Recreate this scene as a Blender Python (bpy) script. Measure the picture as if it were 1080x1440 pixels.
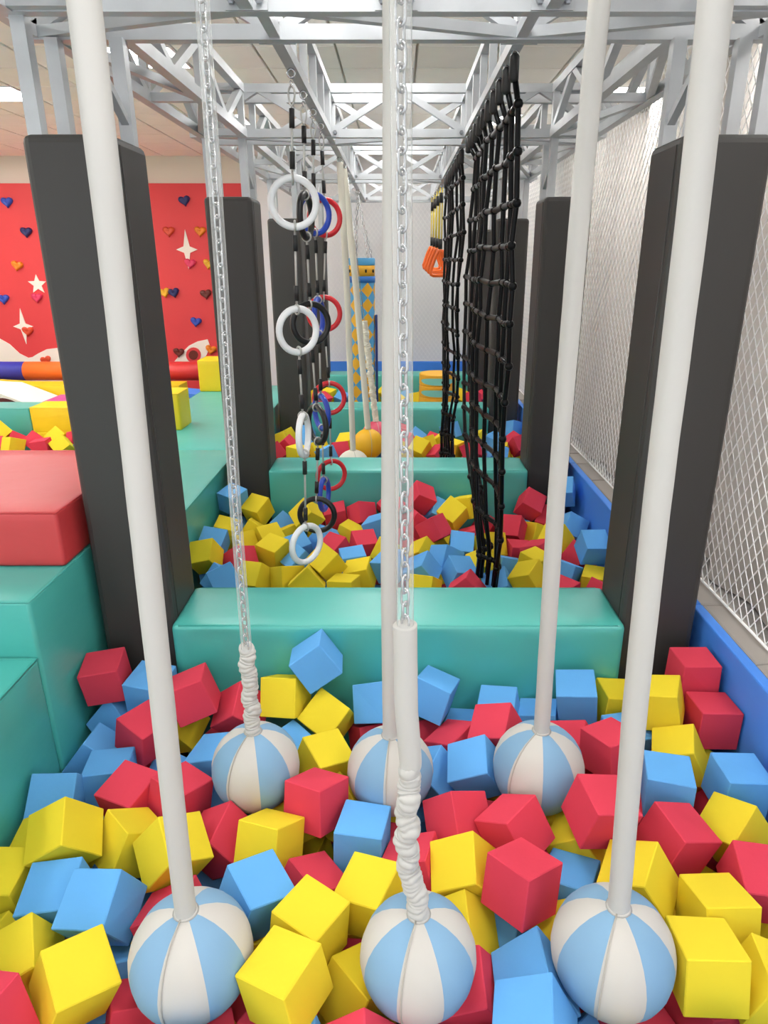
import bpy, bmesh, math, random
import numpy as np
from mathutils import Vector, Matrix, Quaternion, noise

for o in list(bpy.data.objects):
    bpy.data.objects.remove(o, do_unlink=True)
S = bpy.context.scene
C = S.collection
random.seed(11)
PI = math.pi

# ------------------------------------------------------------------ camera, world, exposure
CAM = Vector((0.0, 0.0, 2.30))
FPX = 960.0
PITCH = math.radians(20.0)
UC = 560.0                      # column of the straight-ahead direction (photo is cropped off-centre)
cd = bpy.data.cameras.new('camera')
cam = bpy.data.objects.new('camera', cd)
C.objects.link(cam)
cam.location = CAM
cam.rotation_euler = (PI / 2 - PITCH, 0, 0)
cd.sensor_fit = 'VERTICAL'
cd.sensor_height = 36.0
cd.lens = FPX / 1440 * 36.0
cd.shift_x = -(UC - 540) / 1440
cd.clip_start = 0.02
S.camera = cam
S.view_settings.view_transform = 'Standard'
S.view_settings.look = 'None'
S.view_settings.gamma = 1.0
S.view_settings.use_curve_mapping = False
S.view_settings.exposure = 0.06
W = bpy.data.worlds.new('world')
S.world = W
W.use_nodes = True
W.node_tree.nodes['Background'].inputs[0].default_value = (0.93, 0.96, 1.0, 1)
W.node_tree.nodes['Background'].inputs[1].default_value = 1.35
LED_STRENGTH = 25.0

# ------------------------------------------------------------------ helpers
CR = cam.rotation_euler.to_matrix()
def ray(u, v):
    return CR @ Vector(((u - UC) / FPX, -(v - 720) / FPX, -1.0))
def at(u, v, Y=None, z=None, X=None):
    r = ray(u, v)
    if Y is not None: t = (Y - CAM.y) / r.y
    elif z is not None: t = (z - CAM.z) / r.z
    else: t = (X - CAM.x) / r.x
    return CAM + r * t
def lin(h):
    h = h.lstrip('#')
    out = []
    for i in (0, 2, 4):
        c = int(h[i:i + 2], 16) / 255
        out.append(c / 12.92 if c <= 0.04045 else ((c + 0.055) / 1.055) ** 2.4)
    return tuple(out) + (1,)
MATS = {}
def mat(name, col, rough=0.6, metal=0.0, spec=0.5, bump=None, vary=0.0, vscale=6.0, emit=None):
    m = bpy.data.materials.new(name)
    m.use_nodes = True
    nt = m.node_tree
    b = nt.nodes['Principled BSDF']
    c = lin(col)
    b.inputs['Base Color'].default_value = c
    b.inputs['Roughness'].default_value = rough
    b.inputs['Metallic'].default_value = metal
    b.inputs['Specular IOR Level'].default_value = spec
    tc = None
    if bump or vary:
        tc = nt.nodes.new('ShaderNodeTexCoord')
    if vary:
        n = nt.nodes.new('ShaderNodeTexNoise')
        n.inputs['Scale'].default_value = vscale
        n.inputs['Detail'].default_value = 4
        nt.links.new(tc.outputs['Object'], n.inputs['Vector'])
        r = nt.nodes.new('ShaderNodeMapRange')
        r.inputs[1].default_value = 0.3; r.inputs[2].default_value = 0.7
        r.inputs[3].default_value = 1 - vary; r.inputs[4].default_value = 1 + vary
        nt.links.new(n.outputs['Fac'], r.inputs[0])
        mx = nt.nodes.new('ShaderNodeVectorMath'); mx.operation = 'SCALE'
        mx.inputs[0].default_value = c[:3]
        nt.links.new(r.outputs[0], mx.inputs['Scale'])
        nt.links.new(mx.outputs[0], b.inputs['Base Color'])
    if bump:
        sc, st, dist, stretch = bump
        mp = nt.nodes.new('ShaderNodeMapping')
        mp.inputs['Scale'].default_value = stretch
        nt.links.new(tc.outputs['Object'], mp.inputs['Vector'])
        n = nt.nodes.new('ShaderNodeTexNoise')
        n.inputs['Scale'].default_value = sc
        n.inputs['Detail'].default_value = 3
        nt.links.new(mp.outputs[0], n.inputs['Vector'])
        bp = nt.nodes.new('ShaderNodeBump')
        bp.inputs['Strength'].default_value = st
        bp.inputs['Distance'].default_value = dist
        nt.links.new(n.outputs['Fac'], bp.inputs['Height'])
        nt.links.new(bp.outputs[0], b.inputs['Normal'])
    if emit:
        b.inputs['Emission Color'].default_value = (1, 0.985, 0.96, 1)
        b.inputs['Emission Strength'].default_value = emit
    MATS[name] = m
    return m
mat('steel', 'bcbfc2', 0.42, 0.25, 0.5, vary=0.05, vscale=9)
mat('zinc', 'c8cacc', 0.25, 0.9)
mat('bolt_metal', '8d9094', 0.3, 0.9)
mat('teal', '4cb3a9', 0.36, 0, 0.75, bump=(3.0, 0.35, 0.02, (1.0, 1.0, 2.2)))
mat('red_vinyl', 'd04043', 0.42, 0, 0.6, bump=(3.0, 0.3, 0.02, (1, 1, 2)))
mat('yellow_vinyl', 'f0cf26', 0.45, 0, 0.4, bump=(4.0, 0.3, 0.02, (1, 1, 2)))
mat('blue_vinyl', '4a90f2', 0.5, 0, 0.4, bump=(2.0, 0.1, 0.01, (1, 1, 1)))
mat('pad_grey', '3b3937', 0.5, 0, 0.4, bump=(2.0, 0.12, 0.02, (1, 1, 0.6)))
mat('ledge_grey', 'a39c95', 0.6)
mat('foam_yellow', 'e9d034', 0.9, 0, 0.15, bump=(60, 0.12, 0.003, (1, 1, 1)), vary=0.02, vscale=4)
mat('foam_blue', '66abe8', 0.9, 0, 0.15, bump=(60, 0.12, 0.003, (1, 1, 1)), vary=0.03, vscale=4)
mat('foam_red', 'd84256', 0.9, 0, 0.15, bump=(60, 0.12, 0.003, (1, 1, 1)), vary=0.03, vscale=4)
mat('canvas_white', 'c5c1ba', 0.75, 0, 0.25, bump=(30, 0.12, 0.004, (1, 1, 1)))
mat('canvas_blue', '80a6c4', 0.7, 0, 0.25, bump=(120, 0.08, 0.002, (1, 1, 1)))
mat('sleeve_white', 'c2c0bb', 0.75, 0, 0.25, bump=(30, 0.15, 0.004, (1, 1, 1)))
mat('canvas_cream', 'e6e1d2', 0.75, 0, 0.2)
mat('rope_black', '0b0b0d', 0.28, 0, 0.16)
mat('rubber_black', '1b1a1a', 0.55)
mat('cable_grey', 'b4b4b0', 0.4, 0.4)
mat('ring_white', 'eceeef', 0.3, 0, 0.5)
mat('ring_black', '1a1a1c', 0.35, 0, 0.5)
mat('ring_blue', '2346b4', 0.3, 0, 0.5)
mat('ring_red', 'd32a33', 0.3, 0, 0.5)
mat('rope_yellow', 'd9c043', 0.6)
mat('orange_plastic', 'f0681f', 0.35)
mat('net_white', 'fbfaf8', 0.8)
mat('wall_white', 'e9e9eb', 0.7, vary=0.015, vscale=1.5)
mat('wall_cream', 'ece5d8', 0.8)
mat('red_panel', 'e4484c', 0.5, 0, 0.35, vary=0.03, vscale=1.2)
mat('decal_white', 'faf4e8', 0.55)
mat('tile_white', 'faf6ee', 0.85, vary=0.02, vscale=3)
mat('grid_white', 'd8d3c9', 0.6)
mat('led', 'ffffff', 0.5, emit=LED_STRENGTH)
mat('carpet', 'a09c98', 0.95, vary=0.1, vscale=20)
mat('curtain', 'd4cec8', 0.8, 0, 0.2)
mat('bag_yellow', 'efb32c', 0.5); mat('bag_blue', '55a6d8', 0.5)
mat('band_blue', '2f76c8', 0.5)
mat('ball_yellow', 'f2b81c', 0.5); mat('ball_pink', 'd9556f', 0.5)
mat('drum_teal', '7fd0c4', 0.5); mat('navy', '22357a', 0.45)
mat('hold_blue', '2d4fb8', 0.4); mat('hold_navy', '232a66', 0.4); mat('hold_orange', 'f08a1d', 0.4)
mat('hold_red', 'e2502f', 0.4); mat('hold_pink', 'e63a66', 0.4); mat('hold_dark', '6a2a22', 0.4); mat('hold_yellow', 'f2b92a', 0.4)
mat('roller_blue', '3c3fae', 0.4); mat('roller_orange', 'f0702a', 0.4); mat('roller_red', 'd53434', 0.4)
mat('magenta', 'c24f9a', 0.5); mat('shade_maroon', '5a1f1c', 0.6)
mat('seam_grey', 'b9b4aa', 0.8)
# clear vinyl sheath round the chains
m = bpy.data.materials.new('clear_vinyl'); m.use_nodes = True
nt = m.node_tree; nt.nodes.clear()
o_ = nt.nodes.new('ShaderNodeOutputMaterial'); mx = nt.nodes.new('ShaderNodeMixShader')
tr = nt.nodes.new('ShaderNodeBsdfTransparent'); pr = nt.nodes.new('ShaderNodeBsdfPrincipled')
pr.inputs['Base Color'].default_value = (0.8, 0.82, 0.8, 1); pr.inputs['Roughness'].default_value = 0.12
lw = nt.nodes.new('ShaderNodeLayerWeight'); lw.inputs[0].default_value = 0.35
mr = nt.nodes.new('ShaderNodeMapRange'); mr.inputs[3].default_value = 0.10; mr.inputs[4].default_value = 0.6
nt.links.new(lw.outputs['Facing'], mr.inputs[0]); nt.links.new(mr.outputs[0], mx.inputs[0])
nt.links.new(tr.outputs[0], mx.inputs[1]); nt.links.new(pr.outputs[0], mx.inputs[2]); nt.links.new(mx.outputs[0], o_.inputs[0])
MATS['clear_vinyl'] = m

def mesh(name, verts, faces, material, smooth=False):
    me = bpy.data.meshes.new(name)
    me.from_pydata([tuple(v) for v in verts], [], faces)
    mats = material if isinstance(material, (list, tuple)) else [material]
    for k in mats: me.materials.append(MATS[k])
    if smooth: me.polygons.foreach_set('use_smooth', [True] * len(me.polygons))
    me.update()
    return me
def link(name, me, parent=None, M=None):
    o = bpy.data.objects.new(name, me)
    C.objects.link(o)
    if parent is not None:
        o.parent = parent
        o.matrix_parent_inverse = WM(parent).inverted()
    if M is not None:
        o.matrix_basis = M
    return o
def WM(o):
    if o.parent is None: return o.matrix_basis.copy()
    return WM(o.parent) @ o.matrix_parent_inverse @ o.matrix_basis
def obj(name, verts, faces, material, parent=None, smooth=False):
    """mesh given in world coordinates; origin put at its centre of bounds base"""
    vs = [Vector(v) for v in verts]
    lo = Vector((min(v.x for v in vs), min(v.y for v in vs), min(v.z for v in vs)))
    hi = Vector((max(v.x for v in vs), max(v.y for v in vs), max(v.z for v in vs)))
    c = Vector(((lo.x + hi.x) / 2, (lo.y + hi.y) / 2, lo.z))
    me = mesh(name, [v - c for v in vs], faces, material, smooth)
    return link(name, me, parent, Matrix.Translation(c))
def thing(name, label, cat, loc=(0, 0, 0), group=None):
    o = bpy.data.objects.new(name, None)
    C.objects.link(o)
    o.empty_display_size = 0.1
    o.matrix_basis = Matrix.Translation(Vector(loc))
    return tag(o, label, cat, group)
def tag(o, label, cat, group=None):
    o['label'] = label; o['category'] = cat
    if group: o['group'] = group
    return o
def struct(o):
    o['kind'] = 'structure'
    return o

def box_vf(lo, hi, bev=0.0, seg=2):
    bm = bmesh.new()
    bmesh.ops.create_cube(bm, size=1)
    lo = Vector(lo); hi = Vector(hi)
    for v in bm.verts:
        v.co = Vector(((lo.x + hi.x) / 2 + v.co.x * (hi.x - lo.x), (lo.y + hi.y) / 2 + v.co.y * (hi.y - lo.y), (lo.z + hi.z) / 2 + v.co.z * (hi.z - lo.z)))
    if bev:
        bmesh.ops.bevel(bm, geom=list(bm.edges), offset=bev, segments=seg, affect='EDGES', profile=0.5)
    bm.verts.index_update()
    v = [x.co.copy() for x in bm.verts]; f = [[x.index for x in p.verts] for p in bm.faces]
    bm.free()
    return v, f
def box(name, lo, hi, material, parent=None, bev=0.0, seg=2):
    v, f = box_vf(lo, hi, bev, seg)
    return obj(name, v, f, material, parent, smooth=False)
def bar_vf(p, q, w, h=None, up=None):
    h = h or w
    p = Vector(p); q = Vector(q); d = (q - p).normalized()
    up = Vector(up or ((0, 0, 1) if abs(d.z) < 0.95 else (0, 1, 0)))
    a = d.cross(up).normalized(); b = a.cross(d).normalized()
    v = []
    for e in (p, q):
        for sa, sb in ((-1, -1), (1, -1), (1, 1), (-1, 1)):
            v.append(e + a * (sa * w / 2) + b * (sb * h / 2))
    return v, [[3, 2, 1, 0], [4, 5, 6, 7], [0, 1, 5, 4], [1, 2, 6, 5], [2, 3, 7, 6], [3, 0, 4, 7]]
def bar(name, p, q, w, material, parent, h=None, up=None):
    v, f = bar_vf(p, q, w, h, up)
    return obj(name, v, f, material, parent)
def tube_vf(path, rad, n=8, cap=True, closed=False):
    P = [Vector(p) for p in path]
    N = len(P)
    V = []; F = []
    ref = None
    for i, p in enumerate(P):
        if closed: d = P[(i + 1) % N] - P[i - 1]
        else: d = P[min(i + 1, N - 1)] - P[max(i - 1, 0)]
        d.normalize()
        if ref is None:
            ref = Vector((0, 0, 1)) if abs(d.z) < 0.9 else Vector((1, 0, 0))
        a = (ref - d * ref.dot(d)).normalized(); ref = a
        b = d.cross(a)
        for k in range(n):
            t = 2 * PI * k / n
            r = rad(i, k) if callable(rad) else rad
            V.append(p + a * (r * math.cos(t)) + b * (r * math.sin(t)))
    R = N if closed else N - 1
    for i in range(R):
        for k in range(n):
            j = (i + 1) % N
            F.append([i * n + k, i * n + (k + 1) % n, j * n + (k + 1) % n, j * n + k])
    if cap and not closed:
        F.append(list(range(n))[::-1]); F.append([(N - 1) * n + k for k in range(n)])
    return V, F
def tube(name, path, rad, material, parent=None, n=8, closed=False):
    v, f = tube_vf(path, rad, n, True, closed)
    return obj(name, v, f, material, parent, smooth=True)
def lathe_vf(prof, n=24, c=(0, 0, 0)):
    V = []; F = []
    for r, z in prof:
        for k in range(n):
            t = 2 * PI * k / n
            V.append(Vector((c[0] + r * math.cos(t), c[1] + r * math.sin(t), c[2] + z)))
    for i in range(len(prof) - 1):
        for k in range(n):
            F.append([i * n + k, i * n + (k + 1) % n, (i + 1) * n + (k + 1) % n, (i + 1) * n + k])
    F.append(list(range(n))[::-1]); F.append([(len(prof) - 1) * n + k for k in range(n)])
    return V, F
def torus_vf(R, r, n=32, m=10, c=(0, 0, 0), yaw=0.0):
    """ring standing upright; yaw 0 faces the -Y direction"""
    path = []
    for i in range(n):
        t = 2 * PI * i / n
        path.append(Vector((R * math.cos(t) * math.cos(yaw) + c[0], R * math.cos(t) * math.sin(yaw) + c[1], R * math.sin(t) + c[2])))
    return tube_vf(path, r, m, False, True)
def lerp(a, b, t): return a + (b - a) * t
def poly_at(pts, t):
    """pts: list of (t, Vector)"""
    for i in range(len(pts) - 1):
        if t <= pts[i + 1][0] or i == len(pts) - 2:
            k = (t - pts[i][0]) / (pts[i + 1][0] - pts[i][0])
            return pts[i][1].lerp(pts[i + 1][1], k)

# ------------------------------------------------------------------ room shell
ZB = 0.80                       # top of beams, side walkway and side boards
CEIL = 3.80
BACK = 11.45
struct(box('floor', (-7.5, -1.5, -0.06), (2.9, BACK + 0.2, 0), 'carpet'))
wb = struct(box('wall_back', (-2.35, BACK, 0), (2.9, BACK + 0.12, CEIL + 0.1), 'wall_white'))
wl = struct(box('wall_left', (-7.5, -1.5, 0), (-7.4, BACK + 0.12, CEIL + 0.1), 'wall_cream'))
wr = struct(box('wall_right', (2.75, -1.5, 0), (2.9, BACK, CEIL + 0.1), 'wall_white'))
wc = struct(box('wall_climbing', (-7.4, BACK, 0), (-2.35, BACK + 0.12, CEIL + 0.1), 'wall_cream'))
# ceiling: slab, T-grid and single tiles; some cells hold LED panels, a few added
T = 0.6
ceil = struct(box('ceiling', (-7.5, -1.5, CEIL + 0.03), (2.9, BACK + 0.2, CEIL + 0.12), 'grid_white'))
x0 = -7.06; y0 = -1.36
nx = 16; ny = 21
led_cells = set()
for ix in (1, 5, 11, 15):
    for iy in (0, 3, 6, 10, 14, 18):
        if (ix, iy) != (5, 18): led_cells.add((ix, iy))
led_cells |= {(8, 16), (13, 16), (3, 16), (2, 12), (1, 16), (8, 12)}  # extra panels added to brighten the back wall and the red wall
tv, tf = box_vf((-0.29, -0.29, -0.012), (0.29, 0.29, 0.03), 0.004, 1)
tile_me = mesh('ceiling_tile', tv, tf, 'tile_white')
for ix in range(nx):
    for iy in range(ny):
        cx = x0 + (ix + 0.5) * T; cy = y0 + (iy + 0.5) * T
        if (ix, iy) in led_cells:
            lt = thing('led_panel', 'square white light panel set into the tiled ceiling, some added to brighten walls', 'light panel', (cx, cy, CEIL - 0.015), 'light panels in the ceiling')
            box('diffuser', (cx - 0.275, cy - 0.275, CEIL - 0.010), (cx + 0.275, cy + 0.275, CEIL + 0.028), 'led', lt)
            for a, b in (((-.295, -.295), (.295, -.276)), ((-.295, .276), (.295, .295)), ((-.295, -.275), (-.276, .275)), ((.276, -.275), (.295, .275))):
                box('frame', (cx + a[0], cy + a[1], CEIL - 0.015), (cx + b[0], cy + b[1], CEIL + 0.028), 'ring_white', lt)
        elif cy > 1.0:
            link('tile', tile_me, ceil, Matrix.Translation((cx, cy, CEIL)))
    
# curtain of white cloth behind the side net
V = []; F = []
nY = 260
for i in range(nY + 1):
    y = -0.9 + (BACK - 0.1 + 0.9) * i / nY
    off = 0.07 * math.sin(y * 5.1 + 1.2 * math.sin(y * 1.3)) + 0.03 * math.sin(y * 13.0 + 2 * math.sin(y * 2.1))
    for k, zz in enumerate((0.02, 1.2, 2.4, 3.76)):
        V.append((2.45 + off * (1.0 - 0.15 * k) + 0.03 * math.sin(3 * y + k), y, zz))
for i in range(nY):
    for k in range(3):
        a = i * 4 + k
        F.append([a, a + 4, a + 5, a + 1])
n0 = len(V)
V += [(x + 0.004, y, z) for x, y, z in V]
F += [[a + n0 for a in f][::-1] for f in F]
cu = obj('curtain', V, F, 'curtain', smooth=True)
tag(cu, 'white cloth curtain hanging in soft folds behind the white safety net', 'curtain')

# ------------------------------------------------------------------ padded beams, side board, walkway, steps
ROWS = [2.87, 5.27, 7.67, 10.07]
beam_labels = ['teal vinyl beam in front of the rings, striped balls hang before it',
               'teal vinyl beam right behind the hanging rings, second in the row',
               'teal vinyl beam behind the yellow and pink balls, third in the row',
               'teal vinyl beam closest to the blue board at the white back wall']
def wrinkled_box(lo, hi, bev, nx_, ny_, nz_, amp, seed):
    """box with subdivided faces and slack in the cover"""
    bm = bmesh.new()
    bmesh.ops.create_cube(bm, size=1)
    lo = Vector(lo); hi = Vector(hi); sz = hi - lo; ce = (hi + lo) / 2
    for v in bm.verts:
        v.co = Vector((v.co.x * sz.x, v.co.y * sz.y, v.co.z * sz.z))
    bmesh.ops.bevel(bm, geom=list(bm.edges), offset=bev, segments=2, affect='EDGES', profile=0.6)
    for ax, n in ((0, nx_), (1, ny_), (2, nz_)):
        for i in range(1, n):
            no = Vector((0, 0, 0)); no[ax] = 1
            p = Vector((0, 0, 0)); p[ax] = -sz[ax] / 2 + sz[ax] * i / n
            bmesh.ops.bisect_plane(bm, geom=bm.verts[:] + bm.edges[:] + bm.faces[:], plane_co=p, plane_no=no)
    for v in bm.verts:
        c = v.co
        inn = [abs(c[a]) < sz[a] / 2 - bev * 1.01 for a in range(3)]
        if sum(inn) >= 2:
            q = Vector((c.x * 3.2 + c.z * 4.0 + seed, c.y * 3, c.z * 2.0 - c.x * 1.5))
            d = noise.noise(q) * amp
            if inn[0] and inn[2] and not inn[1]:
                e = sz.x / 2 - abs(c.x)
                d += 0.009 * math.sin(c.z * 26 + abs(c.x) * 17 + seed) * math.exp(-e / 0.22) * (0.5 + noise.noise(Vector((c.x * 2, seed, c.z * 3))))
            for a in range(3):
                if not inn[a]: c[a] += d * (1 if c[a] > 0 else -1)
    bm.verts.index_update()
    v = [x.co + ce for x in bm.verts]; f = [[x.index for x in p.verts] for p in bm.faces]
    bm.free()
    return v, f
for i, yr in enumerate(ROWS):
    b = thing('padded_beam', beam_labels[i], 'padded beam', (0, yr, 0))
    lo = (-1.001, yr - 0.22, 0.0); hi = (1.001, yr + 0.17, ZB)
    v, f = wrinkled_box(lo, hi, 0.018, 60 if i < 2 else 20, 4, 24 if i < 2 else 8, 0.007, i * 7.3)
    obj('cover', v, f, 'teal', b, smooth=True)
    for yy in (lo[1] - 0.001, hi[1] + 0.001):
        tube('seam_welt', [(-0.97, yy + (0.01 if yy < yr else -0.01), ZB - 0.004), (0.97, yy + (0.01 if yy < yr else -0.01), ZB - 0.004)], 0.005, 'teal', b, 6)

def vinyl_block(name, label, cat, lo, hi, material, amp=0.005, seed=0, group=None, n=(8, 8, 6)):
    t = thing(name, label, cat, ((lo[0] + hi[0]) / 2, (lo[1] + hi[1]) / 2, lo[2]), group)
    v, f = wrinkled_box(lo, hi, 0.016, n[0], n[1], n[2], amp, seed)
    obj('cover', v, f, material, t, smooth=True)
    e = 0.004
    p = [(lo[0] + e, lo[1] + e, hi[2] - e), (hi[0] - e, lo[1] + e, hi[2] - e), (hi[0] - e, hi[1] - e, hi[2] - e), (lo[0] + e, hi[1] - e, hi[2] - e)]
    tube('seam_welt', p, 0.005, material, t, 6, closed=True)
    return t
vinyl_block('foam_step', 'low teal vinyl step at the edge of the cube pit, lowest stair', 'step', (-3.2, 0.75, 0), (-1.375, 2.26, 0.885), 'teal', 0.004, 1)
vinyl_block('foam_step', 'teal vinyl step between the lowest step and the red step', 'step', (-3.2, 2.265, 0), (-1.37, 3.545, 1.12), 'teal', 0.005, 2)
vinyl_block('foam_step', 'red vinyl top step beside the dark padded column', 'step', (-3.2, 2.575, 1.122), (-1.375, 3.55, 1.36), 'red_vinyl', 0.005, 3)
WX0, WX1 = -2.47, -1.375
vinyl_block('walkway_mat', 'teal vinyl walkway mat behind the red step', 'mat', (WX0, 3.555, 0), (WX1, 5.69, ZB), 'teal', 0.004, 4)
vinyl_block('walkway_mat', 'teal vinyl walkway mat in front of the tall yellow cube', 'mat', (WX0, 5.694, 0), (WX1, 8.95, ZB), 'teal', 0.004, 5)
vinyl_block('yellow_block', 'tall yellow vinyl cube standing at the end of the teal walkway', 'block', (-2.47, 8.5, ZB), (-1.75, 8.93, 1.18), 'yellow_vinyl', 0.006, 6)
vinyl_block('yellow_block', 'small yellow vinyl cube standing on the middle of the teal walkway', 'block', (-2.43, 6.4, ZB), (-2.07, 6.75, 1.15), 'yellow_vinyl', 0.004, 8)
vinyl_block('padded_beam', 'teal vinyl beam across the pit behind the red step', 'padded beam', (-7.2, 7.45, 0), (-4.07, 7.83, ZB), 'teal', 0.008, 9)
vinyl_block('yellow_block', 'yellow vinyl block closing the end of the teal beam behind the red step', 'block', (-4.065, 7.45, 0), (-2.70, 7.83, ZB + 0.01), 'yellow_vinyl', 0.006, 10)
# blue side board with grey ledge
for a, (ya, yb, lb) in enumerate(((0.4, 2.86, 'blue padded side board beside the pit of striped balls'), (2.864, 5.27, 'blue padded side board beside the pit of rings and net'),
                       (5.274, 7.67, 'blue padded side board behind the two nets'), (7.674, 11.2, 'blue padded side board meeting the back board'))):
    t = thing('side_board', lb, 'board', (1.40, (ya + yb) / 2, 0))
    box('panel', (1.375, ya, 0), (1.425, yb, ZB), 'blue_vinyl', t, 0.008)
    lg = thing('ledge_pad', lb.replace('blue padded side board', 'grey padded ledge on the blue board'), 'pad', (1.49, (ya + yb) / 2, 0.60))
    box('pad', (1.427, ya, 0.0), (1.56, yb, ZB - 0.005), 'ledge_grey', lg, 0.012)
    k = ya + 0.3
    while k < yb - 0.1:
        tube('strap', [(1.425, k, ZB - 0.02), (1.43, k, ZB - 0.003), (1.49, k + 0.005, ZB - 0.001), (1.553, k, ZB - 0.003), (1.562, k, ZB - 0.02)], 0.004, 'ledge_grey', lg, 5)
        k += 0.55
t = thing('side_board', 'blue padded board along the foot of the white back wall', 'board', (0, 11.3, 0))
box('panel', (-1.7, 11.27, 0), (1.37, 11.33, ZB), 'blue_vinyl', t, 0.008)

# ------------------------------------------------------------------ columns
PADTOP = 2.73
col_side = {-1: ['beside the red step at the first teal beam', 'at the second teal beam where the walkway passes', 'at the third teal beam, walkway side', 'at the last teal beam, walkway side'],
            1: ['by the blue side board at the first teal beam', 'by the blue side board at the second teal beam', 'by the blue side board at the third teal beam', 'by the blue side board at the last teal beam']}
for sx in (-1, 1):
    for i, yr in enumerate(ROWS):
        t = thing('padded_column', 'dark grey padded truss column ' + col_side[sx][i], 'column', (sx * 1.165, yr, 0))
        xa, xb = sorted((sx * 1.0, sx * 1.33))
        v, f = box_vf((xa, yr - 0.17, 0), (xb, yr + 0.175, PADTOP), 0.03, 3)
        pd = obj('pad', v, f, 'pad_grey', t, smooth=False)
        xi = sx * 0.999
        tube('seam', [(xi, yr - 0.12, 0.05), (xi, yr - 0.12, PADTOP - 0.03)], 0.0025, 'pad_grey', pd, 5)
        for px in (1.045, 1.285):
            for py in (-0.12, 0.12):
                box('post', (sx * px - 0.025, yr + py - 0.025, PADTOP - 0.1), (sx * px + 0.025, yr + py + 0.025, 3.085), 'steel', t)
        bar('tie', (sx * 1.045, yr - 0.12, 2.95), (sx * 1.045, yr + 0.12, 2.80), 0.03, 'steel', t)

# ------------------------------------------------------------------ trusses
ZL, ZU = 3.11, 3.37
def truss(label, axis, c, a0, a1, n, half=0.15, name='box_truss', off=0):
    """axis 'x': runs along X at Y=c ; axis 'y': runs along Y at X=c"""
    def P(a, o, z): return Vector((a, c + o, z)) if axis == 'x' else Vector((c + o, a, z))
    t = thing(name, label, 'truss', P((a0 + a1) / 2, 0, ZL - 0.025))
    for o in (-half, half):
        for z in (ZL, ZU):
            bar('chord', P(a0, o, z), P(a1, o, z), 0.05, 'steel', t)
    st = (a1 - a0) / n
    for i in range(0, n + 1, 2):
        a = min(max(a0 + st * i, a0 + 0.02), a1 - 0.02)
        for o in (-half, half):
            bar('brace', P(a, o, ZL), P(a, o, ZU), 0.04, 'steel', t)
        bar('brace', P(a, -half, ZL), P(a, half, ZL), 0.04, 'steel', t)
        bar('brace', P(a, -half, ZU), P(a, half, ZU), 0.04, 'steel', t)
    for i in range(n):
        a = a0 + st * i; b = a + st
        for s, o in enumerate((-half, half)):
            k = (i + s + off) % 2
            bar('brace', P(a, o, ZL if k else ZU), P(b, o, ZU if k else ZL), 0.04, 'steel', t)
        if i % 2 == 0:
            k = (i // 2 + off) % 2
            c2 = a + 2 * st
            bar('brace', P(a, -half if k else half, ZL), P(c2, half if k else -half, ZL), 0.036, 'steel', t)
    return t
ordn = ['first', 'second', 'third', 'last']
for i, yr in enumerate(ROWS):
    t = truss('silver box truss crossing over the %s teal beam' % ordn[i], 'x', yr, -1.38, 1.38, 6, name='cross_truss', off=i)
truss('silver box truss crossing over the front edge of the ball pit', 'x', 0.2, -1.38, 1.38, 6, name='cross_truss')
for sx in (-1, 1):
    sd = 'over the teal walkway side' if sx < 0 else 'over the blue board side'
    prev = 0.37
    for i, yr in enumerate(ROWS):
        where = ('striped balls', 'rings and first net', 'yellow and pink balls', 'checked hanging bag')[i]
        truss('silver side truss %s, along the %s' % (sd, where), 'y', sx * 1.165, prev, yr - 0.175, 4, half=0.14, name='side_truss', off=i)
        prev = yr + 0.175
def rail(label, x, ya, yb):
    t = thing('hanging_rail', label, 'rail', (x, (ya + yb) / 2, ZL - 0.03))
    bar('chord', (x, ya, ZL), (x, yb, ZL), 0.045, 'steel', t)
    bar('chord', (x, ya, ZU), (x, yb, ZU), 0.045, 'steel', t)
    n = 5
    for i in range(n + 1):
        y = lerp(ya + 0.03, yb - 0.03, i / n)
        bar('brace', (x, y, ZL), (x, y, ZU), 0.036, 'steel', t)
    for y, d in ((ya, -1), (yb, 1)):
        for dx in (-0.045, 0.045):
            v, f = lathe_vf([(0.006, -0.03), (0.014, -0.028), (0.014, -0.012), (0.008, -0.01), (0.008, 0.03)], 6)
            R = Matrix.Rotation(-d * PI / 2, 4, 'X')
            vv = [Vector((x + dx, y + d * 0.05 - d * 0.06, ZL - 0.002)) + (R @ q) for q in v]
            obj('bolt', vv, f, 'bolt_metal', t)
    bar('end_plate', (x - 0.07, ya + 0.006, ZL), (x + 0.07, ya + 0.006, ZL), 0.008, 'steel', t, h=0.05)
    bar('end_plate', (x - 0.07, yb - 0.006, ZL), (x + 0.07, yb - 0.006, ZL), 0.008, 'steel', t, h=0.05)
    return t
XR = 0.46
E = 0.18
rail('silver ladder rail carrying the four ring chains', -XR, ROWS[0] + E, ROWS[1] - E)
rail('silver ladder rail carrying the larger black net', XR, ROWS[0] + E, ROWS[1] - E)
rail('silver ladder rail carrying the yellow and pink balls', -XR, ROWS[1] + E, ROWS[2] - E)
rail('silver ladder rail carrying the smaller black net', XR, ROWS[1] + E, ROWS[2] - E)
rail('silver ladder rail carrying the checked bag', -XR, ROWS[2] + E, ROWS[3] - E)
rail('silver ladder rail carrying the orange handles', XR, ROWS[2] + E, ROWS[3] - E)
for x, lb in ((-0.50, 'the striped balls on the walkway side'), (-0.006, 'the middle striped balls'), (0.508, 'the striped balls on the board side')):
    rail('silver ladder rail carrying ' + lb, x, 0.38, ROWS[0] - E)

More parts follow.
